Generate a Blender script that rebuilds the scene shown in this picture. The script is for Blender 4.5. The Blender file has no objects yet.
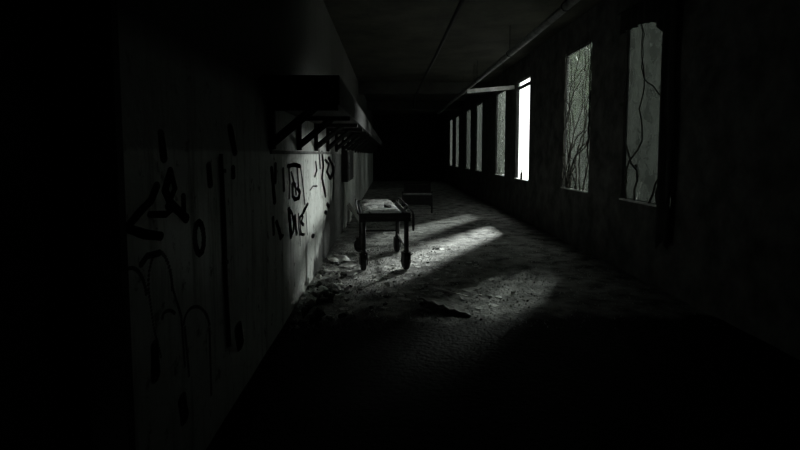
import bpy, bmesh, math, random
from mathutils import Vector, Matrix, Euler, noise
R = random.Random(11)
S = bpy.context.scene
COL = S.collection
F, HX, HY, EYE = 520.0, 390.0, 154.0, 1.6
XL, XR = -1.0, 3.2
CEIL = 3.9
YB, YE = -3.0, 31.0

# ------------------------------------------------------------------ materials
def mat(name, c1, c2=None, scale=5.0, rough=0.8, bump=0.0, metal=0.0, stretch=(1, 1, 1), detail=8, lo=0.35, hi=0.65, bscale=None):
    m = bpy.data.materials.new(name); m.use_nodes = True
    nt = m.node_tree; n = nt.nodes; l = nt.links
    b = n['Principled BSDF']; b.inputs['Roughness'].default_value = rough; b.inputs['Metallic'].default_value = metal
    if 'Specular IOR Level' in b.inputs: b.inputs['Specular IOR Level'].default_value = 0.25
    tc = n.new('ShaderNodeTexCoord'); mp = n.new('ShaderNodeMapping'); mp.inputs['Scale'].default_value = stretch
    l.new(tc.outputs['Object'], mp.inputs['Vector'])
    nz = n.new('ShaderNodeTexNoise'); nz.inputs['Scale'].default_value = scale; nz.inputs['Detail'].default_value = detail
    nz.inputs['Roughness'].default_value = 0.65
    l.new(mp.outputs['Vector'], nz.inputs['Vector'])
    rp = n.new('ShaderNodeValToRGB'); e = rp.color_ramp.elements
    e[0].position = lo; e[1].position = hi
    e[0].color = (*c1, 1); e[1].color = (*(c2 or c1), 1)
    l.new(nz.outputs['Fac'], rp.inputs['Fac']); l.new(rp.outputs['Color'], b.inputs['Base Color'])
    if bump:
        n2 = n.new('ShaderNodeTexNoise'); n2.inputs['Scale'].default_value = bscale or scale * 4; n2.inputs['Detail'].default_value = 8
        l.new(tc.outputs['Object'], n2.inputs['Vector'])
        bp = n.new('ShaderNodeBump'); bp.inputs['Strength'].default_value = bump; bp.inputs['Distance'].default_value = 0.03
        l.new(n2.outputs['Fac'], bp.inputs['Height']); l.new(bp.outputs['Normal'], b.inputs['Normal'])
    return m

def wall_material():
    m = mat('peeling_plaster', (0.50, 0.52, 0.49), (0.66, 0.68, 0.65), 2.2, 0.85, 0.35, bscale=14)
    nt = m.node_tree; n = nt.nodes; l = nt.links; b = n['Principled BSDF']
    base = b.inputs['Base Color'].links[0].from_socket
    tc = n.new('ShaderNodeTexCoord')
    def nse(scale, st, lo, hi, det=8, inv=False):
        mp = n.new('ShaderNodeMapping'); mp.inputs['Scale'].default_value = st; l.new(tc.outputs['Object'], mp.inputs['Vector'])
        z = n.new('ShaderNodeTexNoise'); z.inputs['Scale'].default_value = scale; z.inputs['Detail'].default_value = det; z.inputs['Roughness'].default_value = .7
        l.new(mp.outputs['Vector'], z.inputs['Vector'])
        r = n.new('ShaderNodeMapRange'); r.inputs['From Min'].default_value = lo; r.inputs['From Max'].default_value = hi
        l.new(z.outputs['Fac'], r.inputs['Value']); return r.outputs['Result'], z.outputs['Fac']
    def mix(a, col, fac):
        mx = n.new('ShaderNodeMix'); mx.data_type = 'RGBA'
        l.new(a, mx.inputs[6]); mx.inputs[7].default_value = (*col, 1); l.new(fac, mx.inputs[0]); return mx.outputs[2]
    def math_(op, a, b_):
        q = n.new('ShaderNodeMath'); q.operation = op
        for i, v in enumerate((a, b_)):
            if isinstance(v, (int, float)): q.inputs[i].default_value = v
            else: l.new(v, q.inputs[i])
        return q.outputs[0]
    streak, _ = nse(3.0, (1, 2.2, 0.22), .50, .64)
    spots, _ = nse(7.0, (1, 1, 1), .58, .64)
    c = mix(base, (0.20, 0.20, 0.18), math_('MULTIPLY', streak, 0.75))
    c = mix(c, (0.12, 0.12, 0.11), math_('MULTIPLY', spots, 0.8))
    # near-black patch with a ragged outline further along the wall, and the old dark paint above the dado line
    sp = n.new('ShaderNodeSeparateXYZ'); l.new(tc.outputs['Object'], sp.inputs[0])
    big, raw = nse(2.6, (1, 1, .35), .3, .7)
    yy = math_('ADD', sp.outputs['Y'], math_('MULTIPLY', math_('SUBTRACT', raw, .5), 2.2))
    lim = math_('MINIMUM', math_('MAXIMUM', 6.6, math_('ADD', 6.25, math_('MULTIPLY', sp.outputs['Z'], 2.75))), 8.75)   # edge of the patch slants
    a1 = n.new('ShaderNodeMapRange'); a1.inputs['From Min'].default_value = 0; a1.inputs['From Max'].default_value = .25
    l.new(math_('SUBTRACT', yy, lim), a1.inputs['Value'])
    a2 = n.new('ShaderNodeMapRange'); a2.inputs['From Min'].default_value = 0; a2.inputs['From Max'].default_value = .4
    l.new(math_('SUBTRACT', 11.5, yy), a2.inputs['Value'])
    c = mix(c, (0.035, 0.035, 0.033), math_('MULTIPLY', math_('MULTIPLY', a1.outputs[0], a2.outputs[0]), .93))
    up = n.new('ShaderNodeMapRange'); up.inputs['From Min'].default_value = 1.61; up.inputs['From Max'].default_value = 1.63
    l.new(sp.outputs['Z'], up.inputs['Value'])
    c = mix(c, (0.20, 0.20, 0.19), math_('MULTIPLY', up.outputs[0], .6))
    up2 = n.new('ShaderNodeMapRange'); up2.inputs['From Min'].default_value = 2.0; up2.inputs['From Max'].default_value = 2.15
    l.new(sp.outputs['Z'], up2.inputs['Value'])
    c = mix(c, (0.05, 0.05, 0.045), math_('MULTIPLY', up2.outputs[0], .9))  # shade on the wall above the shelf put into the colour
    l.new(c, b.inputs['Base Color']); b.inputs['Specular IOR Level'].default_value = .04
    return m

def floor_material():
    # dirty concrete; foreground darkness is painted into the colour near the camera, its edge ragged
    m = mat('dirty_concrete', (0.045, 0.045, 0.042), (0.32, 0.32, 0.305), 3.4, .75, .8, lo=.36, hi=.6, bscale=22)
    nt = m.node_tree; n = nt.nodes; l = nt.links; b = n['Principled BSDF']
    base = b.inputs['Base Color'].links[0].from_socket
    tc = n.new('ShaderNodeTexCoord'); sp = n.new('ShaderNodeSeparateXYZ'); l.new(tc.outputs['Object'], sp.inputs[0])
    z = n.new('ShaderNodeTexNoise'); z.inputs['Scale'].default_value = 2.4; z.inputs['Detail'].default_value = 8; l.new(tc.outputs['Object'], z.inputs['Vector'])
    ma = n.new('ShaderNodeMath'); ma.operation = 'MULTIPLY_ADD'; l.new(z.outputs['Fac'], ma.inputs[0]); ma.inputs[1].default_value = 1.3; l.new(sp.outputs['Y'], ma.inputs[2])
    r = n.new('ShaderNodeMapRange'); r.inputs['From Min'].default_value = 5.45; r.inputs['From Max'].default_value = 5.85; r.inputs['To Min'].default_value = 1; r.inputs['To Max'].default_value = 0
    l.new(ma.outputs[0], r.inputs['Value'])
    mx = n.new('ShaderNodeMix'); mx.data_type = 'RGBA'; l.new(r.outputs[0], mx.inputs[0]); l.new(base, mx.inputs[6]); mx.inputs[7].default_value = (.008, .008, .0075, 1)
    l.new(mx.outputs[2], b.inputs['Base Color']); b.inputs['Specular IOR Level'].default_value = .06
    return m

def pane_material(name, grime, lo, hi, tint=(.8, .82, .8)):
    m = bpy.data.materials.new(name); m.use_nodes = True
    nt = m.node_tree; n = nt.nodes; l = nt.links; n.clear()
    out = n.new('ShaderNodeOutputMaterial'); tr = n.new('ShaderNodeBsdfTransparent'); tr.inputs['Color'].default_value = (*tint, 1)
    df = n.new('ShaderNodeBsdfDiffuse'); df.inputs['Color'].default_value = (*[g * .6 for g in grime], 1)
    tl = n.new('ShaderNodeBsdfTranslucent'); tl.inputs['Color'].default_value = (*grime, 1)
    gm = n.new('ShaderNodeMixShader'); gm.inputs[0].default_value = .6; l.new(df.outputs[0], gm.inputs[1]); l.new(tl.outputs[0], gm.inputs[2])
    tc = n.new('ShaderNodeTexCoord'); nz = n.new('ShaderNodeTexNoise'); nz.inputs['Scale'].default_value = 2.5; nz.inputs['Detail'].default_value = 9; nz.inputs['Roughness'].default_value = .7
    l.new(tc.outputs['Object'], nz.inputs['Vector'])
    r = n.new('ShaderNodeMapRange'); r.inputs['To Min'].default_value = lo; r.inputs['To Max'].default_value = hi
    r.inputs['From Min'].default_value = .3; r.inputs['From Max'].default_value = .7
    l.new(nz.outputs['Fac'], r.inputs['Value'])
    mx = n.new('ShaderNodeMixShader'); l.new(r.outputs[0], mx.inputs[0]); l.new(tr.outputs[0], mx.inputs[1]); l.new(gm.outputs[0], mx.inputs[2])
    l.new(mx.outputs[0], out.inputs['Surface']); return m

M = {}
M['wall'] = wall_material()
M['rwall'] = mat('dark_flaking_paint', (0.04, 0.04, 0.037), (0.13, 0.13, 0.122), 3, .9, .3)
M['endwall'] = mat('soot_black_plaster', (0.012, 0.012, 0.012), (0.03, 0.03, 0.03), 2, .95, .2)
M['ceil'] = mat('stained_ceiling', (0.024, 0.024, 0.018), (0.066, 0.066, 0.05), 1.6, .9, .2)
M['beam'] = mat('dark_concrete', (0.03, 0.03, 0.028), (0.07, 0.07, 0.06), 3, .9, .2)
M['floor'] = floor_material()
M['steel'] = mat('rusted_dark_steel', (0.008, 0.008, 0.008), (0.025, 0.024, 0.023), 12, .65, .1, .0)
M['black'] = mat('black_rubber', (0.01, 0.01, 0.01), (0.016, 0.016, 0.016), 10, .8)
M['shelf'] = mat('blackened_wood', (0.01, 0.01, 0.01), (0.025, 0.024, 0.022), 6, .9, .1, stretch=(6, .5, 6))
M['tray'] = mat('dust_crusted_vinyl', (0.03, 0.03, 0.03), (0.68, 0.69, 0.67), 8, .7, .4, lo=.41, hi=.49)
M['plaster'] = mat('broken_plaster', (0.3, 0.3, 0.29), (0.68, 0.68, 0.66), 9, .9, .3)
M['rubble'] = mat('dark_rubble', (0.035, 0.035, 0.032), (0.12, 0.12, 0.11), 9, .9, .3)
M['paper'] = mat('soiled_paper', (0.5, 0.5, 0.48), (0.8, 0.8, 0.78), 8, .8)
M['board'] = mat('grey_fibreboard', (0.10, 0.10, 0.095), (0.40, 0.40, 0.38), 5, .85, .2)
M['wood'] = mat('pale_weathered_wood', (0.48, 0.48, 0.46), (0.7, 0.7, 0.67), 5, .8, .2, stretch=(8, 8, .6))
M['paint'] = mat('black_spray_paint', (0.008, 0.008, 0.008), (0.014, 0.014, 0.014), 6, .7)
M['faded'] = mat('faded_spray_paint', (0.03, 0.03, 0.028), (0.09, 0.09, 0.085), 5, .8)
M['frame'] = mat('black_window_steel', (0.012, 0.012, 0.012), (0.03, 0.03, 0.03), 9, .6)
M['sill'] = mat('chipped_white_sill', (0.5, 0.5, 0.48), (0.8, 0.8, 0.78), 8, .7)
M['pipe'] = mat('galvanised_pipe', (0.14, 0.14, 0.135), (0.3, 0.3, 0.29), 7, .6)
M['leaf'] = mat('dull_green_leaf', (0.03, 0.04, 0.022), (0.06, 0.08, 0.045), 3, .7)
M['bark'] = mat('dark_bark', (0.018, 0.017, 0.014), (0.05, 0.046, 0.04), 8, .9, .3)
M['ground'] = mat('pale_gravel_ground', (0.62, 0.62, 0.6), (0.78, 0.78, 0.76), 3, .9, .2)
M['cloth'] = mat('grimy_dark_cloth', (.02,.02,.019), (.045,.045,.042), 4, .95)
M['bottle'] = mat('brown_bottle_glass', (0.01, 0.009, 0.006), (0.02, 0.018, 0.012), 4, .15)
M['pane_heavy'] = pane_material('cloudy_grimy_glass', (.075, .08, .075), .5, .95, (.7, .73, .7))
M['pane_mid'] = pane_material('streaked_grimy_glass', (.15, .16, .152), .5, .95, (.8, .82, .8))
M['pane_vine'] = pane_material('smeared_glass', (.24, .255, .24), .04, .24, (.92, .94, .92))
M['pane_light'] = pane_material('dusty_glass', (.24, .255, .24), .04, .34, (.9, .91, .9))

# ------------------------------------------------------------------ mesh helpers
def box(bm, x0, x1, y0, y1, z0, z1, bev=0.0, mtx=None):
    vs = [bm.verts.new(v) for v in ((x0,y0,z0),(x1,y0,z0),(x1,y1,z0),(x0,y1,z0),(x0,y0,z1),(x1,y0,z1),(x1,y1,z1),(x0,y1,z1))]
    for f in ((3,2,1,0),(4,5,6,7),(0,1,5,4),(1,2,6,5),(2,3,7,6),(3,0,4,7)): bm.faces.new([vs[i] for i in f])
    if bev:
        es = list({e for v in vs for e in v.link_edges})
        r = bmesh.ops.bevel(bm, geom=es, offset=bev, segments=2, affect='EDGES', profile=.6)
        vs = list({v for v in vs if v.is_valid} | set(r['verts']))
    if mtx: bmesh.ops.transform(bm, matrix=mtx, verts=vs)
    return vs
def tube(bm, pts, r, seg=8, closed=False, cap=True):
    pts = [Vector(p) for p in pts]; n = len(pts); rings = []
    rs = r if isinstance(r, (list, tuple)) else [r] * n
    up = None
    for i, p in enumerate(pts):
        if closed: d = (pts[(i+1) % n] - pts[i-1])
        else: d = pts[min(i+1, n-1)] - pts[max(i-1, 0)]
        d.normalize()
        if up is None:
            up = Vector((0,0,1)) if abs(d.z) < .9 else Vector((1,0,0))
        a = d.cross(up)
        if a.length < 1e-4: a = d.cross(Vector((0,1,0)))
        a.normalize(); b = a.cross(d); up = b
        rings.append([bm.verts.new(p + (a*math.cos(t) + b*math.sin(t)) * rs[i]) for t in [2*math.pi*k/seg for k in range(seg)]])
    for i in range(n if closed else n-1):
        A, B = rings[i], rings[(i+1) % n]
        for k in range(seg): bm.faces.new((A[k], A[(k+1)%seg], B[(k+1)%seg], B[k]))
    if cap and not closed:
        bm.faces.new(rings[0][::-1]); bm.faces.new(rings[-1])
def lathe(bm, prof, seg=16, mtx=None):
    rings = []; allv = []
    for r, z in prof:
        rings.append([bm.verts.new((r*math.cos(2*math.pi*k/seg), r*math.sin(2*math.pi*k/seg), z)) for k in range(seg)]); allv += rings[-1]
    for A, B in zip(rings, rings[1:]):
        for k in range(seg): bm.faces.new((A[k], A[(k+1)%seg], B[(k+1)%seg], B[k]))
    bm.faces.new(rings[0][::-1]); bm.faces.new(rings[-1])
    if mtx: bmesh.ops.transform(bm, matrix=mtx, verts=allv)
def obj(name, bm, m, parent=None, smooth=False, loc=None):
    me = bpy.data.meshes.new(name)
    bmesh.ops.recalc_face_normals(bm, faces=bm.faces)
    bm.to_mesh(me); bm.free()
    if smooth:
        for p in me.polygons: p.use_smooth = True
    me.materials.append(m)
    o = bpy.data.objects.new(name, me); COL.objects.link(o)
    if parent: o.parent = parent
    if loc: o.location = loc
    return o
def tag(o, label, cat, group=None, kind=None):
    o['label'] = label; o['category'] = cat
    if group: o['group'] = group
    if kind: o['kind'] = kind
    return o
def thing(name, label, cat, loc=(0,0,0), rz=0, group=None):
    o = bpy.data.objects.new(name, None); COL.objects.link(o); o.empty_display_size = .1
    o.location = loc; o.rotation_euler = (0,0,rz)
    return tag(o, label, cat, group)
def struct(name, bm, m, parent=None):
    o = obj(name, bm, m, parent)
    o['kind'] = 'structure'
    return o
def B(): return bmesh.new()

# ------------------------------------------------------------------ the setting
# floor: uneven concrete
bm = B(); nx, ny = 70, 420
W = [[None]*(ny+1) for _ in range(nx+1)]
def floor_h(x, y): return 0.010 * noise.fractal(Vector((x*1.7, y*1.7, 3.1)), 1.0, 2.0, 5)
for i in range(nx+1):
    for j in range(ny+1):
        x = XL - .1 + (XR-XL+.14)*i/nx; y = YB -.05 + (YE-YB+.1)*j/ny
        W[i][j] = bm.verts.new((x, y, floor_h(x, y)))
for i in range(nx):
    for j in range(ny): bm.faces.new((W[i][j], W[i+1][j], W[i+1][j+1], W[i][j+1]))
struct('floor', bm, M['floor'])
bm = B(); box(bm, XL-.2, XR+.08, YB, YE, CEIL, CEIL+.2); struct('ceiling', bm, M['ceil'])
for k, y in enumerate((4.65, 17.0, 23.1)):
    bm = B(); box(bm, XL, XR, y-.17, y+.17, 3.53, CEIL, .015); struct('trim_%d' % (k+2), bm, M['beam'])
D0, D1 = .80, 1.94
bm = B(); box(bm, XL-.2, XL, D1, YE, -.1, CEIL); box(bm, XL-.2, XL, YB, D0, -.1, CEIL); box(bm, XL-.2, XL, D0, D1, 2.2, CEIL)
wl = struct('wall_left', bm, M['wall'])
bm = B(); box(bm, XL, XL+.018, 4.36, 10.6, 1.60, 1.632, .004); struct('trim_1', bm, M['rwall'])
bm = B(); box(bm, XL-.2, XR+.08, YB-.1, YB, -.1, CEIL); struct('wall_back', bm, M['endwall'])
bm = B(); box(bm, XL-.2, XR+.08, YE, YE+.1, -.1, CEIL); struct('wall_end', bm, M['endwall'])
d = thing('door_1', 'x', 'door'); del d['label']; del d['category']; d['kind'] = 'structure'
bm = B(); box(bm, XL-.17, XL-.12, D0+.05, D1-.05, .01, 2.15, .004)
for z0, z1 in ((.2, .95), (1.1, 2.0)): box(bm, XL-.13, XL-.112, D0+.2, D1-.2, z0, z1, .006)
p = struct('door_panel', bm, M['endwall'], d)
bm = B(); tube(bm, [(XL-.12, D0+.14, 1.02), (XL-.07, D0+.14, 1.02), (XL-.07, D0+.25, 1.02)], .011); struct('handle', bm, M['steel'], p)
bm = B(); box(bm, XL-.2, XL+.02, D0, D0+.05, 0, 2.2, .004); box(bm, XL-.2, XL+.02, D1-.05, D1, 0, 2.2, .004); box(bm, XL-.2, XL+.02, D0, D1, 2.15, 2.2, .004)
struct('door_frame', bm, M['endwall'], d)

SILL, HEAD, WW = .97, 3.40, 1.27
wy = [5.85, 8.32, 11.97, 14.5, 18.15, 20.75, 24.3, 26.8]
TH = .08
bm = B()
box(bm, XR, XR+TH, YB, YE, -.05, SILL); box(bm, XR, XR+TH, YB, YE, HEAD, CEIL)
prev = YB
for y in wy + [YE]:
    box(bm, XR, XR+TH, prev, y, SILL, HEAD); prev = y + WW
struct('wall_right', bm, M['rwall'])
pm = ['pane_heavy', 'pane_vine', None, 'pane_light', 'pane_mid', 'pane_mid', 'pane_mid', 'pane_mid']
for k, y in enumerate(wy):
    w = bpy.data.objects.new('window_%d' % (k+1), None); COL.objects.link(w); w.location = (XR, y, SILL); w['kind'] = 'structure'
    bm = B(); t = .03; h = HEAD-SILL
    if k == 2: box(bm, .02, .06, t, WW-t, 2.23, 2.30)
    box(bm, .02, .06, 0, t, 0, h); box(bm, .02, .06, WW-t, WW, 0, h); box(bm, .02, .06, t, WW-t, -.02 if k == 2 else 0, .0215 if k == 2 else t); box(bm, .02, .06, t, WW-t, h-t, h)
    struct('window_frame', bm, M['frame'], w)
    bm = B(); box(bm, -.03, .075, .002, WW-.002, .0, .022, .004); struct('window_sill', bm, M['sill'], w)
    if pm[k]:
        bm = B(); box(bm, .038, .042, t, WW-t, t, h-t); struct('pane', bm, M[pm[k]], w)
    else:   # broken: only shards left in the corners of the frame
        bm = B()
        for pts in (((t, t), (.16, t), (t, .22)), ((WW-t, h-t), (WW-.2, h-t), (WW-t, h-.15))):
            vs = [bm.verts.new((.038, a, c)) for a, c in pts] + [bm.verts.new((.042, a, c)) for a, c in pts]
            bm.faces.new(vs[:3]); bm.faces.new(vs[3:][::-1])
            for i in range(3): bm.faces.new((vs[i], vs[(i+1)%3], vs[3+(i+1)%3], vs[3+i]))
        struct('pane', bm, M['pane_light'], w)
bm = B(); vs = [bm.verts.new(v) for v in ((XR+TH, -40, -.06), (120, -40, -.06), (120, 260, -.06), (XR+TH, 260, -.06))]; bm.faces.new(vs)
struct('ground', bm, M['ground'])

# ------------------------------------------------------------------ graffiti (paint on the left wall)
def on_wall(x, y):
    Y = F * -XL / (HX - x); return (Y, EYE - (y - HY) * Y / F)
def spray(strokes, m, off):
    bm = B()
    for pts, w in strokes:
        P = [on_wall(*p) for p in pts]
        Q = []
        for (a, b) in zip(P, P[1:]):
            n = max(2, int(math.hypot(b[0]-a[0], b[1]-a[1]) / .015))
            Q += [(a[0]+(b[0]-a[0])*i/n, a[1]+(b[1]-a[1])*i/n) for i in range(n)]
        Q.append(P[-1])
        for yy, zz in Q:
            rz = w * .72 * yy / F * (1 + .18 * noise.noise(Vector((yy*9, zz*9, w)))); ry = rz * (1 + .5 * (yy - 1))
            bm.faces.new([bm.verts.new((XL + off, yy + ry*math.cos(t), zz + rz*math.sin(t))) for t in [2*math.pi*k/10 for k in range(10)]])
    return struct('graffiti', bm, m, wl)
def arc(cx, cy, rx, ry, a0, a1, n=12):
    return [(cx + rx*math.cos(math.radians(a0+(a1-a0)*i/n)), cy + ry*math.sin(math.radians(a0+(a1-a0)*i/n))) for i in range(n+1)]
# lower word
spray([([(288.5,209),(290.5,237)],3.4), ([(288.5,209),(291.5,213),(293.5,222),(292.6,232),(290.5,237)],2.4),
       ([(294.5,216),(296,234)],2.8), ([(298.2,214),(298,228),(299,235)],1.6),
       ([(299.6,217),(301.5,214.6),(302.4,217),(301,221),(300.4,222)],2.2), ([(300.4,222),(303,225)],2.2), ([(299.4,217),(299.6,228),(300.5,234.5),(303.5,235)],2.0),
       ([(303.2,212),(304.6,209),(307,204.5)],3.2), ([(305.6,212),(306.6,235)],1.1),
       ([(276,222),(278.5,231),(280,238)],3.6), ([(272.5,218),(273,234)],3.2), ([(279.5,237),(282,236)],2.5), ([(299.2,235),(299.4,246)],1.0)], M['paint'], .0016)
# upper word
spray([([(272,168),(274.5,202)],3.6), ([(276,164),(275.5,182)],3), ([(283.6,169),(284,190)],3), ([(289,165),(290,182),(289,198)],2.2),
       ([(288.5,166),(294,164.5),(300,166)],3), ([(300.6,166),(302.5,180),(304.6,204)],1.7), ([(297.5,168),(298.6,186)],2.0),
       ([(292.5,184),(292.6,196),(295,199.4),(298.6,198),(299.8,192),(297.6,188)],3.0), ([(295.2,184),(296,194)],2.2), ([(291.5,172),(295.5,188)],2)], M['paint'], .0016)
# scrawl further along
spray([([(322.2,152),(323.6,166),(322,178),(324.4,190),(325.4,196)],2.40), ([(319.4,150),(320.4,168)],2.08), ([(316,162),(317,170),(315,176)],2.08), ([(325.5,160),(329,164),(327,172),(330,178)],2.40),
       ([(329,158),(334,168),(331,178)],2.72), ([(310,190),(313,186),(317,186)],1.28), ([(327,204),(328.6,207)],2.88), ([(324.6,212),(326.4,213)],2.56), ([(311.5,236),(313,236.5)],2.88), ([(334,170),(333,200)],1.92)], M['paint'], .0016)
# near wall: loose black scribble, a blob and big rounded outline letters
spray([([(172,172),(166,190),(172,204),(180,212),(186,218)],7), ([(172,170),(176,188),(168,206)],5), ([(128,226),(140,212),(152,200),(158,186)],7), ([(128,228),(144,234),(160,236)],7),
       ([(150,214),(166,214),(176,206)],5), ([(184,196),(184,216)],5), ([(164,134),(166,158)],7), ([(232,128),(236,152)],6), ([(210,166),(211,184)],6), ([(234,168),(234,176)],5),
       (arc(198.5,238,4.5,16,0,360),5), ([(140,264),(146,256),(158,253)],5)], M['paint'], .0016)
spray([(arc(158,290,12,38,180,360),3), ([(170,288),(178,318),(180,370)],2.5), ([(146,290),(150,330),(156,360)],2.5), (arc(130,300,14,32,200,350),3),
       (arc(193,330,13,22,190,350),2.5), ([(181,330),(184,380)],2.5), ([(206,332),(206,400)],2.5), (arc(166,320,7,8,180,320),2.5), ([(150,348),(150,380)],9), ([(235,330),(237,348)],8), ([(176,405),(178,425)],9)], M['faded'], .0012)

# ------------------------------------------------------------------ things on the left wall
c = thing('electrical_cable', 'thin black cable running down the left wall beside the blob of black spray paint', 'cable')
bm = B(); tube(bm, [(XL+.009, 3.08, 1.6), (XL+.012, 3.1, 1.2), (XL+.009, 3.11, .8), (XL+.011, 3.14, .42)], .011); obj('cable_run', bm, M['black'], c)
for z in (1.5, .95):
    bm = B(); box(bm, XL, XL+.022, 3.08, 3.13, z-.012, z+.012, .003); obj('clip', bm, M['steel'], c)

sh = thing('wall_shelf', 'long black boxed shelf on diagonal struts high along the left wall', 'shelf', (XL, 0, 2.0))
bm = B(); box(bm, 0, .59, 4.30, 29, 0, .24, .008); obj('shelf_board', bm, M['shelf'], sh)
for k in range(19):
    y = 4.33 + 1.3*k
    br = bpy.data.objects.new('bracket', None); COL.objects.link(br); br.parent = sh; br.location = (0, y+.02, 0)
    if k == 0:
        bm = B(); box(bm, 0.001, .05, -.03, .03, -.36, .0, .004); po = obj('post', bm, M['shelf'], br)
        bm = B(); tube(bm, [(.025, 0, -.31), (.40, 0, .0)], .036, 4); st = obj('strut', bm, M['shelf'], br)
        bm = B(); box(bm, .05, .57, -.03, .03, -.045, 0, .004); ar = obj('arm', bm, M['shelf'], br)
    else:
        for s in (po, st, ar):
            q = s.copy(); COL.objects.link(q); q.parent = br

cb = thing('wall_cabinet', 'dark metal cabinet on the left wall behind the gurney', 'cabinet', (XL, 10.75, 1.02))
bm = B(); box(bm, 0, .13, 0, 1.55, 0, .66, .008); obj('cabinet_body', bm, M['steel'], cb)
bm = B(); box(bm, .13, .145, .04, 1.51, .04, .62, .005); dr = obj('door', bm, M['steel'], cb)
bm = B(); tube(bm, [(.145, .12, .28), (.17, .12, .30), (.17, .12, .38), (.145, .12, .40)], .008); obj('handle', bm, M['steel'], dr)
bm = B(); box(bm, XL, XL+.035, 11.25, 11.5, .0, 1.02, .005)
tag(obj('wooden_upright', bm, M['wood']), 'pale upright board against the wall below the dark cabinet', 'board')
# board leaning in the corner
def plank(name, a, b, w, t, m, label, cat, side=Vector((0,1,0))):
    a, b = Vector(a), Vector(b); d = (b-a); L = d.length; d.normalize(); s = (side - d*side.dot(d)).normalized(); nrm = d.cross(s)
    bm = B(); box(bm, -w/2, w/2, -t/2, t/2, 0, L, min(t, w)*.15)
    mt = Matrix((s, nrm, d)).transposed().to_4x4(); mt.translation = a
    bmesh.ops.transform(bm, matrix=mt, verts=bm.verts)
    return tag(obj(name, bm, m), label, cat)
plank('leaning_plank', (-.60, 11.45, .012), (-.955, 12.05, .42), .09, .03, M['wood'], 'pale plank leaning against the left wall behind the gurney', 'plank', Vector((1, .4, 0)))
bm = B(); pts = [(-.97, 12.1, .0), (-.97, 12.75, .0), (-.985, 12.4, .44)]
A = [bm.verts.new(p) for p in pts]; A2 = [bm.verts.new((p[0]+.025, p[1], p[2])) for p in pts]
bm.faces.new(A); bm.faces.new(A2[::-1])
for i in range(3): bm.faces.new((A[i], A[(i+1)%3], A2[(i+1)%3], A2[i]))
tag(obj('broken_board', bm, M['paper']), 'triangular white broken board standing behind the leaning plank', 'board')

# ------------------------------------------------------------------ ceiling fittings
pp = thing('ceiling_pipe', 'long grey pipe under the ceiling above the windows', 'pipe')
bm = B(); tube(bm, [(2.16, 1.5, 3.42), (2.17, 8, 3.40), (2.15, 15, 3.41), (2.13, 23, 3.38)], .05, 12); obj('pipe_run', bm, M['pipe'], pp, True)
for y in (3, 6.5, 9.5, 13, 15.5, 19, 21.5):
    bm = B(); tube(bm, [(2.16, y, CEIL), (2.16, y, 3.45)], .008, 6); tube(bm, [(2.16+.056*math.cos(t), y, 3.405+.056*math.sin(t)) for t in [2*math.pi*i/14 for i in range(14)]], .008, 6, True); obj('hanger', bm, M['steel'], pp)
bm = B(); box(bm, 0, 1.22, -.02, .02, -.05, .05, .005, Matrix.Translation((1.98, 13.45, 3.20)) @ Matrix.Rotation(-math.radians(5), 4, 'Y'))
bt = thing('sagging_batten', 'pale batten hung below the ceiling between the bright window and the next far one', 'batten')
obj('batten_strip', bm, M['sill'], bt)
for x in (2.15, 2.9):
    bm = B(); tube(bm, [(x, 13.45, CEIL), (x, 13.45, 3.26)], .006, 6); obj('hanger', bm, M['steel'], bt)
bm = B(); tube(bm, [(1.02, 1.2, 3.86), (.95, 4, 3.60), (.9, 7, 3.50), (.86, 10, 3.44), (.8, 14, 3.40), (.72, 15.2, 3.25), (.70, 15.4, 2.95)], .03, 8)
tag(obj('hanging_cable', bm, M['black'], None, True), 'thick black cable drooping along the middle of the ceiling', 'cable')
# ceiling boards still fixed left of the cable
bm = B(); box(bm, -.35, .78, 5.2, 10.4, CEIL-.02, CEIL, .004); tag(obj('ceiling_board', bm, M['ceil']), 'large stained board on the ceiling left of the drooping cable', 'board')

# ------------------------------------------------------------------ gurney
GX, GY, GR = -.065, 7.02, math.radians(4.6)
g = thing('gurney', 'black wheeled gurney with a debris covered top, standing in the corridor', 'gurney', (GX, GY, 0), GR)
hw, Lg, zt = .325, 2.15, .77
bm = B()
for s in (-1, 1): tube(bm, [(s*hw, 0, zt-.01), (s*hw, Lg, zt-.01)], .028, 8)
box(bm, -hw-.02, hw+.02, -.022, .012, zt-.085, zt+.03, .006)
for y in (0, Lg): tube(bm, [(-hw-.01, y, zt-.015), (hw+.01, y, zt-.015)], .034, 8)
for y in (.5, 1.1, 1.7): tube(bm, [(-hw, y, zt-.03), (hw, y, zt-.03)], .015, 6)
obj('top_frame', bm, M['steel'], g)
bm = B(); nx, ny = 16, 44; V = [[None]*(ny+1) for _ in range(nx+1)]
for i in range(nx+1):
    for j in range(ny+1):
        x = -hw+.03 + (2*hw-.11)*i/nx; y = .26 + (Lg-.30)*j/ny
        e = min(1, min(i, nx-i, j, ny-j) / 2.0)
        V[i][j] = bm.verts.new((x, y, zt + .012 + .03*e + .012*noise.noise(Vector((x*7, y*5, 1)))*e))
for i in range(nx):
    for j in range(ny): bm.faces.new((V[i][j], V[i+1][j], V[i+1][j+1], V[i][j+1]))
ext = bmesh.ops.extrude_face_region(bm, geom=list(bm.faces)); vv = [q for q in ext['geom'] if isinstance(q, bmesh.types.BMVert)]
for q in vv: q.co.z = zt - .005
obj('mattress_pad', bm, M['tray'], g, True)
WR = .115
wheel = None
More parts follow.
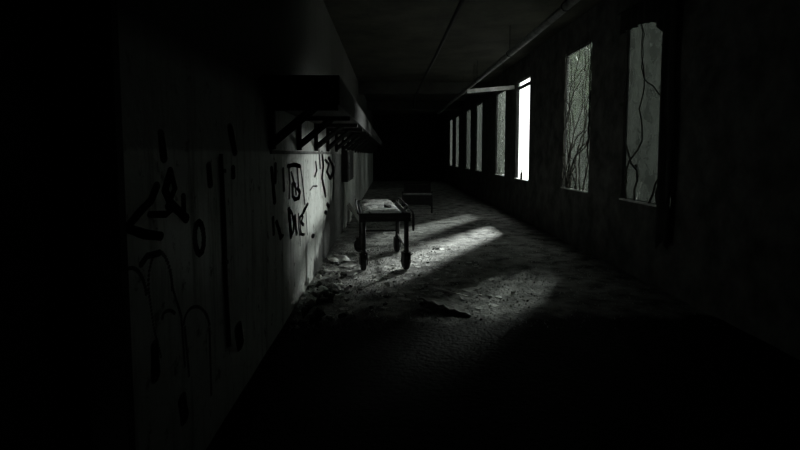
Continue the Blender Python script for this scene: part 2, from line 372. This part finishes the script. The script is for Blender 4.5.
for (sx, y) in ((-1, .06), (1, .06), (-1, 1.36), (1, 1.36)):
    x = sx*(hw-.03)
    bm = B(); tube(bm, [(x, y, zt-.03), (x, y, .255)], .034, 10); lg = obj('leg', bm, M['steel'], g, True)
    lg['label'] = 'black tubular leg'
    ca = B()
    ang = R.uniform(-.5, .9)
    mt = Matrix.Translation((x, y, 0)) @ Matrix.Rotation(ang, 4, 'Z')
    lathe(ca, [(.034, .245), (.042, .25), (.042, .275), (.034, .285)], 12)
    for s in (-1, 1): box(ca, s*.046-.005, s*.046+.005, -.04, .065, .09, .25)
    box(ca, -.05, .05, -.04, .065, .238, .252)
    tube(ca, [(-.056, .03, WR), (.056, .03, WR)], .01, 8)
    bmesh.ops.transform(ca, matrix=mt, verts=ca.verts); cs = obj('caster', ca, M['steel'], g)
    wb = B(); prof = [(.02,-.038),(.06,-.038),(.068,-.026),(.095,-.033),(.112,-.022),(.115,0),(.112,.022),(.095,.033),(.068,.026),(.06,.038),(.02,.038)]
    lathe(wb, prof, 24, mt @ Matrix.Translation((0, .03, WR)) @ Matrix.Rotation(math.pi/2, 4, 'Y')); obj('wheel', wb, M['black'], cs)
bm = B()
for s in (-1, 1): tube(bm, [(s*(hw-.03), .06, .30), (s*(hw-.03), 1.36, .30)], .016, 8)
obj('lower_rail', bm, M['steel'], g)
for y, z in ((.06, .60), (1.36, .36)):
    bm = B(); tube(bm, [(-hw+.03, y, z), (hw-.03, y, z)], .015, 8)
    if y > 1: obj('crossbar', bm, M['steel'], g)
    else: bm.free()
bm = B(); xr = hw + .065
tube(bm, [(xr, .02, .57), (xr, .0, .62), (xr, .02, .76), (xr-.005, .10, .80), (xr-.01, .4, .825), (xr-.015, 1.6, .845), (xr-.02, 1.95, .84), (xr-.03, 2.05, .80), (xr-.03, 2.05, .62)], .013, 8)
tube(bm, [(xr, .02, .57), (xr, .05, .555), (xr, .09, .57), (xr, .10, .80)], .013, 8)
for y in (.6, 1.2): tube(bm, [(xr-.012, y, .83), (hw, y, zt-.02)], .010, 6)
obj('side_rail', bm, M['steel'], g, True)
bm = B(); tube(bm, [(-hw-.045, .02, .80), (-hw-.05, .2, .83), (-hw-.05, 1.7, .84), (-hw-.045, 1.95, .80)], .013, 8)
for y in (.05, .9, 1.9): tube(bm, [(-hw-.048, y, .81), (-hw, y, zt-.02)], .010, 6)
obj('side_rail', bm, M['steel'], g, True)['label'] = 'side rail next to the wall'

# ------------------------------------------------------------------ old bed further down the corridor
b = thing('hospital_bed', 'old metal bed frame further down the corridor beyond the gurney', 'bed', (.74, 14.0, 0), math.radians(-3))
for y, hgt in ((0, .54), (1.95, .72)):
    bm = B()
    for s in (-1, 1):
        tube(bm, [(s*.39, y, 0), (s*.39, y, hgt)], .022, 8); lathe(bm, [(.02, hgt), (.036, hgt+.015), (.036, hgt+.035), (.012, hgt+.055)], 12, Matrix.Translation((s*.39, y, 0)))
    rl = B(); tube(rl, [(-.39, y, hgt-.02), (.39, y, hgt-.02)], .026, 8); tube(bm, [(-.39, y, .25), (.39, y, .25)], .016, 8)
    box(bm, -.37, .37, y-.008, y+.008, .26, hgt-.05)
    e_ = obj('bed_end', bm, M['steel'], b); obj('top_rail', rl, M['pipe'] if y == 0 else M['steel'], e_)
bm = B()
for s in (-1, 1): tube(bm, [(s*.37, 0, .33), (s*.37, 1.95, .33)], .02, 6)
for k in range(12): tube(bm, [(-.37, .12+.155*k, .33), (.37, .12+.155*k, .33)], .006, 5)
obj('bed_base', bm, M['steel'], b)

# ------------------------------------------------------------------ bottle on the bright window's sill
bm = B(); lathe(bm, [(.0295,0),(.032,.006),(.032,.12),(.028,.145),(.013,.175),(.012,.215),(.015,.217),(.015,.232),(.008,.234)], 18)
tag(obj('bottle', bm, M['bottle'], None, True, (XR-.03, wy[2]+.52, SILL+.0225)), 'small dark bottle on the sill of the bright broken window', 'bottle')

# ------------------------------------------------------------------ rubble
def lump(sx, sy, sz, seed):
    r = random.Random(seed); bm = B()
    for _ in range(15): bm.verts.new(((r.random()-.5)*sx, (r.random()-.5)*sy, (r.random()-.5)*sz))
    bmesh.ops.convex_hull(bm, input=list(bm.verts))
    for v in [v for v in bm.verts if not v.link_faces]: bm.verts.remove(v)
    lo = min(v.co.z for v in bm.verts)
    for v in bm.verts: v.co.z -= lo
    me = bpy.data.meshes.new('rubble_chunk'); bmesh.ops.recalc_face_normals(bm, faces=bm.faces); bm.to_mesh(me); bm.free(); return me
def flake(seed, curl):
    r = random.Random(seed); bm = B(); n = r.randint(5, 8); t = .05
    ring = []
    for k in range(n):
        a = 2*math.pi*k/n + r.uniform(-.25, .25); q = r.uniform(.3, .55); ring.append((q*math.cos(a), q*math.sin(a)*.8))
    top = [bm.verts.new((x, y, t + curl*max(0, x)**2)) for x, y in ring]; bot = [bm.verts.new((x, y, curl*max(0, x)**2)) for x, y in ring]
    c1 = bm.verts.new((0, 0, t)); c0 = bm.verts.new((0, 0, 0))
    for k in range(n):
        bm.faces.new((top[k], top[(k+1)%n], c1)); bm.faces.new((bot[(k+1)%n], bot[k], c0)); bm.faces.new((bot[k], bot[(k+1)%n], top[(k+1)%n], top[k]))
    me = bpy.data.meshes.new('plaster_flake'); bmesh.ops.recalc_face_normals(bm, faces=bm.faces); bm.to_mesh(me); bm.free(); return me
LUMPS = [lump(1, R.uniform(.6, .95), R.uniform(.4, .75), k) for k in range(10)]
LUMPD = [m.copy() for m in LUMPS]
FLAKES = [flake(50+k, R.uniform(0, .9)) for k in range(10)]
for m in LUMPS: m.materials.append(M['plaster'])
for m in LUMPD: m.materials.append(M['rubble'])
for m in FLAKES: m.materials.append(M['plaster'])
def scatter(name, meshes, x, y, s, label, cat, group, flat=1.0, z=None, tilt=.15):
    o = bpy.data.objects.new(name, R.choice(meshes)); COL.objects.link(o)
    o.scale = (s, s, s*flat); o.rotation_euler = (R.uniform(-tilt, tilt), R.uniform(-tilt, tilt), R.uniform(0, 6.28))
    o.location = (x, y, (floor_h(x, y) - .003) if z is None else z)
    return tag(o, label, cat, group)
def clear_of_gurney(x, y): return not any(math.hypot(x-a, y-c) < .17 for a, c in ((-.36,7.05),(.23,7.1),(-.46,8.35),(.12,8.4)))
# heap of dark rubble at the foot of the left wall
for k in range(46):
    u = abs(R.gauss(0, .5)); x = XL + .12 + min(u, 1)*.42; y = R.gauss(5.75, .42)
    s = R.uniform(.06, .17) * (1.15 - .5*min(u, 1))
    scatter('rubble_chunk', LUMPD if R.random() < .8 else LUMPS, max(x, XL+s*.62), y, s, 'chunk of rubble heaped against the foot of the graffitied left wall', 'rubble', 'rubble heap by the left wall', z=max(0, R.uniform(0, .10)*(1-u)) - .003)
n = 0
while n < 130:
    y = R.uniform(4.7, 9.2); x = min(1.5, XL + .1 + abs(R.gauss(0, .85)))
    if not clear_of_gurney(x, y): continue
    s = R.choice((.025, .03, .04, .05, .07)) * R.uniform(.8, 1.4)
    scatter('rubble_chunk', LUMPD if R.random() < .5 else LUMPS, max(x, XL+s), y, s, 'small chunk of rubble scattered over the floor in front of the gurney', 'rubble', 'scattered rubble around the gurney'); n += 1
n = 0
while n < 170:
    y = R.uniform(4.95, 12.5) if n < 90 else R.uniform(5.0, 8.2); x = R.uniform(-.9, 2.3) if y > 8 else R.uniform(-.9, 1.4)
    if not clear_of_gurney(x, y): continue
    s = R.uniform(.05, .15)
    scatter('plaster_flake', FLAKES, x, y, s, 'flat flake of fallen plaster lying on the corridor floor', 'plaster', 'fallen plaster flakes', flat=R.uniform(.5, 1.2), tilt=.08); n += 1
# soiled sheets of paper beside the gurney's front wheel
def sheet(x, y, w, h, rz, label, amp=.03):
    bm = B(); n_ = 8; V = [[None]*(n_+1) for _ in range(n_+1)]; sd = R.uniform(0, 50)
    for i in range(n_+1):
        for j in range(n_+1):
            px, py = (i/n_-.5)*w, (j/n_-.5)*h
            V[i][j] = bm.verts.new((px, py, .006 + amp*abs(noise.noise(Vector((px*6+sd, py*6, sd))))))
    for i in range(n_):
        for j in range(n_): bm.faces.new((V[i][j], V[i+1][j], V[i+1][j+1], V[i][j+1]))
    o = obj('paper_sheet', bm, M['paper'], None, False, (x, y, floor_h(x, y)+.004)); o.rotation_euler = (0, 0, rz)
    so = o.modifiers.new('thickness', 'SOLIDIFY'); so.thickness = .002
    return tag(o, label, 'paper', 'soiled papers by the left wall')
sheet(-.78, 7.75, .30, .36, .4, 'crumpled pale paper by the left wall, farthest of the four papers', .08)
sheet(-.60, 7.35, .24, .20, 1.1, 'pale paper lying flat beside the left front wheel of the gurney', .03)
sheet(-.80, 7.05, .2, .18, .2, 'small pale paper close to the left wall, nearest to the rubble heap', .04)
sheet(-.55, 6.75, .22, .15, .9, 'torn pale paper in front of the left front wheel of the gurney', .03)
# lifted broken panel
bm = B(); n_ = 10; V = [[None]*(n_+1) for _ in range(n_+1)]
P00, P10, P01, P11 = Vector((.28, 5.28, .095)), Vector((.80, 5.0, .0)), Vector((.40, 5.74, .0)), Vector((.80, 5.42, .0))
for i in range(n_+1):
    for j in range(n_+1):
        a, c_ = i/n_, j/n_
        p = P00.lerp(P10, a).lerp(P01.lerp(P11, a), c_)
        jag = .06*noise.noise(Vector((a*9, c_*9, 5)))
        p = p + Vector((jag if i in (0, n_) else 0, jag if j in (0, n_) else 0, .035*abs(noise.noise(Vector((a*5, c_*5, 9)))) + .014))
        V[i][j] = bm.verts.new(p)
for i in range(n_):
    for j in range(n_): bm.faces.new((V[i][j], V[i+1][j], V[i+1][j+1], V[i][j+1]))
o = tag(obj('lifted_fibreboard', bm, M['board']), 'broken grey fibreboard with its near edge lifted off the floor', 'fibreboard')
so = o.modifiers.new('thickness', 'SOLIDIFY'); so.thickness = .018; so.offset = -1
for k, (x, y, s) in enumerate(((.38, 5.45, .06), (.33, 5.40, .065), (.47, 5.36, .05))):
    scatter('rubble_chunk', LUMPD, x, y, s, 'dark chunk propping up the lifted broken panel', 'rubble', 'chunks under the lifted panel', z=-.003)
for k in range(26):
    x, y = R.uniform(.1, 1.15), R.uniform(5.5, 6.1)
    scatter('plaster_flake', FLAKES, x, y, R.uniform(.05, .13), 'pale flake of plaster strewn just behind the lifted fibreboard', 'plaster', 'plaster flakes by the lifted fibreboard', flat=R.uniform(.8, 2.0), tilt=.3, z=floor_h(x, y)+.006)
plank('broken_lath', (.50, 5.95, .05), (.86, 5.62, .03), .035, .012, M['wood'], 'thin splintered lath lying behind the lifted broken panel', 'lath')
# debris lying on the gurney
for k in range(26):
    px, py = R.uniform(-.26, .20), R.uniform(.32, 2.05)
    w = Matrix.Translation((GX, GY, 0)) @ Matrix.Rotation(GR, 4, 'Z') @ Vector((px, py, 0))
    scatter('plaster_flake', FLAKES, w.x, w.y, R.uniform(.06, .16), 'flake of plaster lying on top of the gurney', 'plaster', 'plaster debris on the gurney', flat=R.uniform(.3, .8), z=zt+.040, tilt=.06)
w = Matrix.Translation((GX, GY, 0)) @ Matrix.Rotation(GR, 4, 'Z') @ Vector((.08, .62, 0))
scatter('rubble_chunk', LUMPD, w.x, w.y, .13, 'single dark lump lying near the front edge of the gurney top', 'rubble', None, z=zt+.035)
# grit too fine to count
bm = B()
for k in range(9000):
    y = R.uniform(4.6, 15) if R.random() < .5 else R.uniform(4.7, 9); x = R.uniform(XL+.02, XR-.1) if R.random() < .45 else min(XR-.1, XL+.05+abs(R.gauss(0, 1.0)))
    s = R.uniform(.004, .016); z = floor_h(x, y)
    q = [bm.verts.new((x+R.uniform(-s, s), y+R.uniform(-s, s), z+dz*s)) for dz in (-.2, 0, .1, 1.3)]
    for f in ((0,1,2),(0,1,3),(1,2,3),(0,2,3)): bm.faces.new([q[i] for i in f])
tag(obj('floor_grit', bm, M['plaster']), 'fine plaster grit strewn all over the concrete corridor floor', 'grit', None, 'stuff')

# ------------------------------------------------------------------ vines on the near windows
def vine(name, label, y0, x, n, seed, thick, leaves):
    r = random.Random(seed); t = thing(name, label, 'vine', (x, y0, SILL+.02), 0, None)
    bm = B(); lb = B()
    for k in range(n):
        a = r.uniform(0.05, WW-.05); p = Vector((r.uniform(0, .03), a, 0)); d = Vector((0, r.uniform(-.5, .5), 1)).normalized(); pts = [p.copy()]
        for s in range(26):
            d = (d + Vector((0, r.uniform(-.75, .75), r.uniform(-.35, .5)))).normalized()
            p = p + d*.14; p.x = r.uniform(.0, .03); p.y = min(WW-.03, max(.03, p.y)); pts.append(p.copy())
            if r.random() < leaves:
                for _ in range(3):
                    c0 = p + Vector((r.uniform(-.02, .02), r.uniform(-.09, .09), r.uniform(-.10, .06))); e1 = Vector((r.uniform(-.4, .4), r.uniform(-1, 1), r.uniform(-1, 1))).normalized()*.05; e2 = e1.cross(Vector((1, .2, .1))).normalized()*.032
                    lb.faces.new([lb.verts.new(c0+v) for v in (-e1, e2*.8, e1, -e2*.8)])
            if p.z > 2.36: break
        nn = len(pts); tube(bm, pts, [thick*(1-.7*i/nn) for i in range(nn)], 5)
    obj('stem', bm, M['bark'], t)
    if leaves: obj('leaves', lb, M['leaf'], t)
    else: lb.free()
vine('climbing_vine', 'bare tangled vine climbing over the second window, the narrower dim window at right', wy[1], XR-.02, 14, 12, .014, .02)
vine('climbing_vine', 'winding vine climbing over the largest, nearest window at the right', wy[0], XR-.02, 4, 8, .015, .10)

ct = thing('torn_curtain', 'dark torn curtain hanging over the top and right of the nearest window', 'curtain', (XR-.07, wy[0], 0))
bm = B(); tube(bm, [(0, -.12, 3.50), (0, WW+.1, 3.50)], .014, 8)
for y in (-.1, WW+.08): tube(bm, [(0, y, 3.50), (.07, y, 3.50)], .010, 6)
obj('rod', bm, M['steel'], ct)
bm = B(); na, nb = 60, 40; V = []
for i in range(na+1):
    a = -.1 + (WW+.18)*i/na
    low = (.55 if a < .12 else 3.22 - .45*math.exp(-((a-.12)/.15)) + .012*noise.noise(Vector((a*6, 1, 2))))
    if a < .12: low += .12*noise.noise(Vector((a*14, 7, 2)))
    row = []
    for j in range(nb+1):
        z = 3.51 + (low - 3.51)*j/nb
        row.append(bm.verts.new((.028*math.sin(a*38 + .6*math.sin(z*2)) + .006, a + .015*math.sin(z*3), z)))
    V.append(row)
for i in range(na):
    for j in range(nb): bm.faces.new((V[i][j], V[i+1][j], V[i+1][j+1], V[i][j+1]))
cl = obj('cloth', bm, M['cloth'], ct, True); so = cl.modifiers.new('thickness', 'SOLIDIFY'); so.thickness = .003

# ------------------------------------------------------------------ trees outside, many added to block light
def tree_mesh(seed, n):
    r = random.Random(seed); bm = B()
    for k in range(n):
        while True:
            v = Vector((r.uniform(-1,1), r.uniform(-1,1), r.uniform(-1,1)))
            if v.length < 1 and v.length > .25: break
        v = v * (1 + .12*noise.noise(v*3 + Vector((seed, 0, 0))))
        a = Vector((r.uniform(-1,1), r.uniform(-1,1), r.uniform(-1,1))).normalized(); b_ = a.orthogonal().normalized(); s = r.uniform(.05, .10)
        bm.faces.new([bm.verts.new(v+q) for q in (a*s, b_*s*.6, -a*s, -b_*s*.6)])
    me = bpy.data.meshes.new('crown'); bm.to_mesh(me); bm.free(); me.materials.append(M['leaf']); return me
CR = [tree_mesh(k, 5200) for k in range(3)] + [tree_mesh(7, 2600)]
bm = B(); tube(bm, [(0,0,-.06), (.03,.02,.5), (-.02,.03,1.0)], [.12, .09, .06], 8)
TRK = bpy.data.meshes.new('trunk'); bmesh.ops.recalc_face_normals(bm, faces=bm.faces); bm.to_mesh(TRK); bm.free(); TRK.materials.append(M['bark'])
def tree(x, y, h, rx, ry, base, k, label, group):
    t = thing('tree', label, 'tree', (x, y, 0), 0, group)
    c_ = bpy.data.objects.new('crown', CR[3 if k == 3 else k % 3]); COL.objects.link(c_); c_.parent = t
    c_.location = (0, 0, (h+base)/2); c_.scale = (rx, ry, (h-base)/2); c_.rotation_euler = (0, 0, 0)
    q = bpy.data.objects.new('trunk', TRK); COL.objects.link(q); q.parent = t; q.scale = (1.3, 1.3, max(base, .3)+.6)
NB = ('leafy tree added outside the nearest window to block light', 'light blocking trees outside the nearest window')  # both added to stop sun and low glow at the near windows
tree(8, 13.4, 10.5, 1.6, 2.0, .2, 0, *NB)
tree(8.2, 16.4, 5.7, 1.4, 1.4, -.3, 1, *NB)
tree(4.35, 11.0, 2.6, .55, 1.05, -.3, 0, 'low leafy shrub added close outside the second window to block sun', None)  # shrub added to cut the low sun through the second window
tree(8, 17.2, 12.2, 1.6, 1.7, 6.85, 2, 'tall bare trunked tree added outside, its crown blocking sun to the second window', None)  # unseen crown added to cut sun through the top of that window
tree(8.2, 22.4, 5.8, 1.5, 1.5, -.4, 3, 'leafy tree outside the second window, behind the bare vine', None)
tree(12, 33.9, 9.6, 1.8, 1.8, -.4, 2, 'leafy tree outside standing behind the one seen through the second window', None)
FT = ('leafy tree outside the row of far windows', 'trees outside the far windows')
tree(8.6, 28.2, 11.2, 1.8, 1.9, 6.2, 0, 'high crowned tree added outside to block sun to the far windows', None)  # crown added above the view lines to keep sun off the far floor
tree(8.9, 31.9, 11.4, 1.7, 1.5, 6.5, 1, *FT)  # another crown added to stop sun at the next far window
tree(14.7, 44.4, 17.5, 1.5, 1.3, 6, 1, *FT); tree(14.7, 47.2, 17.5, 1.5, 1.2, 6, 2, *FT)  # tall crowns added far out to stop sun at the last windows
tree(8, 38.2, 7.0, 1.1, 1.7, -.5, 1, *FT)
for k in range(8): tree(7.6, 44.2 + 8.4*k, 8.5, 1.5, 3.6, -.5, k if k != 3 else 0, *FT)

# ------------------------------------------------------------------ light
w = bpy.data.worlds.new('overcast_sky'); S.world = w; w.use_nodes = True
bg = w.node_tree.nodes['Background']; bg.inputs['Color'].default_value = (.93, 1.0, .95, 1); bg.inputs['Strength'].default_value = 2.1
def sun(name, d, strength, ang):
    L = bpy.data.lights.new(name, 'SUN'); L.energy = strength; L.angle = math.radians(ang); L.color = (.94, 1.0, .96)
    o = bpy.data.objects.new(name, L); COL.objects.link(o); o.rotation_euler = Vector(d).to_track_quat('-Z', 'Y').to_euler(); o.location = (20, 30, 20)
sun('sun', (-1.04, -1.74, -1.0), 12.5, 6.5)
sun('added_low_sun', (-.6, -.8, -.19), 10.5, 13)  # second sun lamp added to light the left wall, standing in for sky haze

# ------------------------------------------------------------------ camera
cam = bpy.data.cameras.new('camera'); co = bpy.data.objects.new('camera', cam); COL.objects.link(co)
cam.sensor_width = 36; cam.lens = F * 36 / 800
pitch = math.radians(4.5); yaw = math.atan(10 / F)
cam.shift_y = -(71 - F*math.tan(pitch)) / 800
co.location = (0, 0, EYE); co.rotation_euler = (math.pi/2 - pitch, 0, -yaw)
S.camera = co
S.view_settings.view_transform = 'Standard'; S.view_settings.look = 'None'; S.view_settings.gamma = 1; S.view_settings.use_curve_mapping = False
S.view_settings.exposure = 0.0
S.cycles.use_denoising = True
S.cycles.sample_clamp_indirect = 3.0
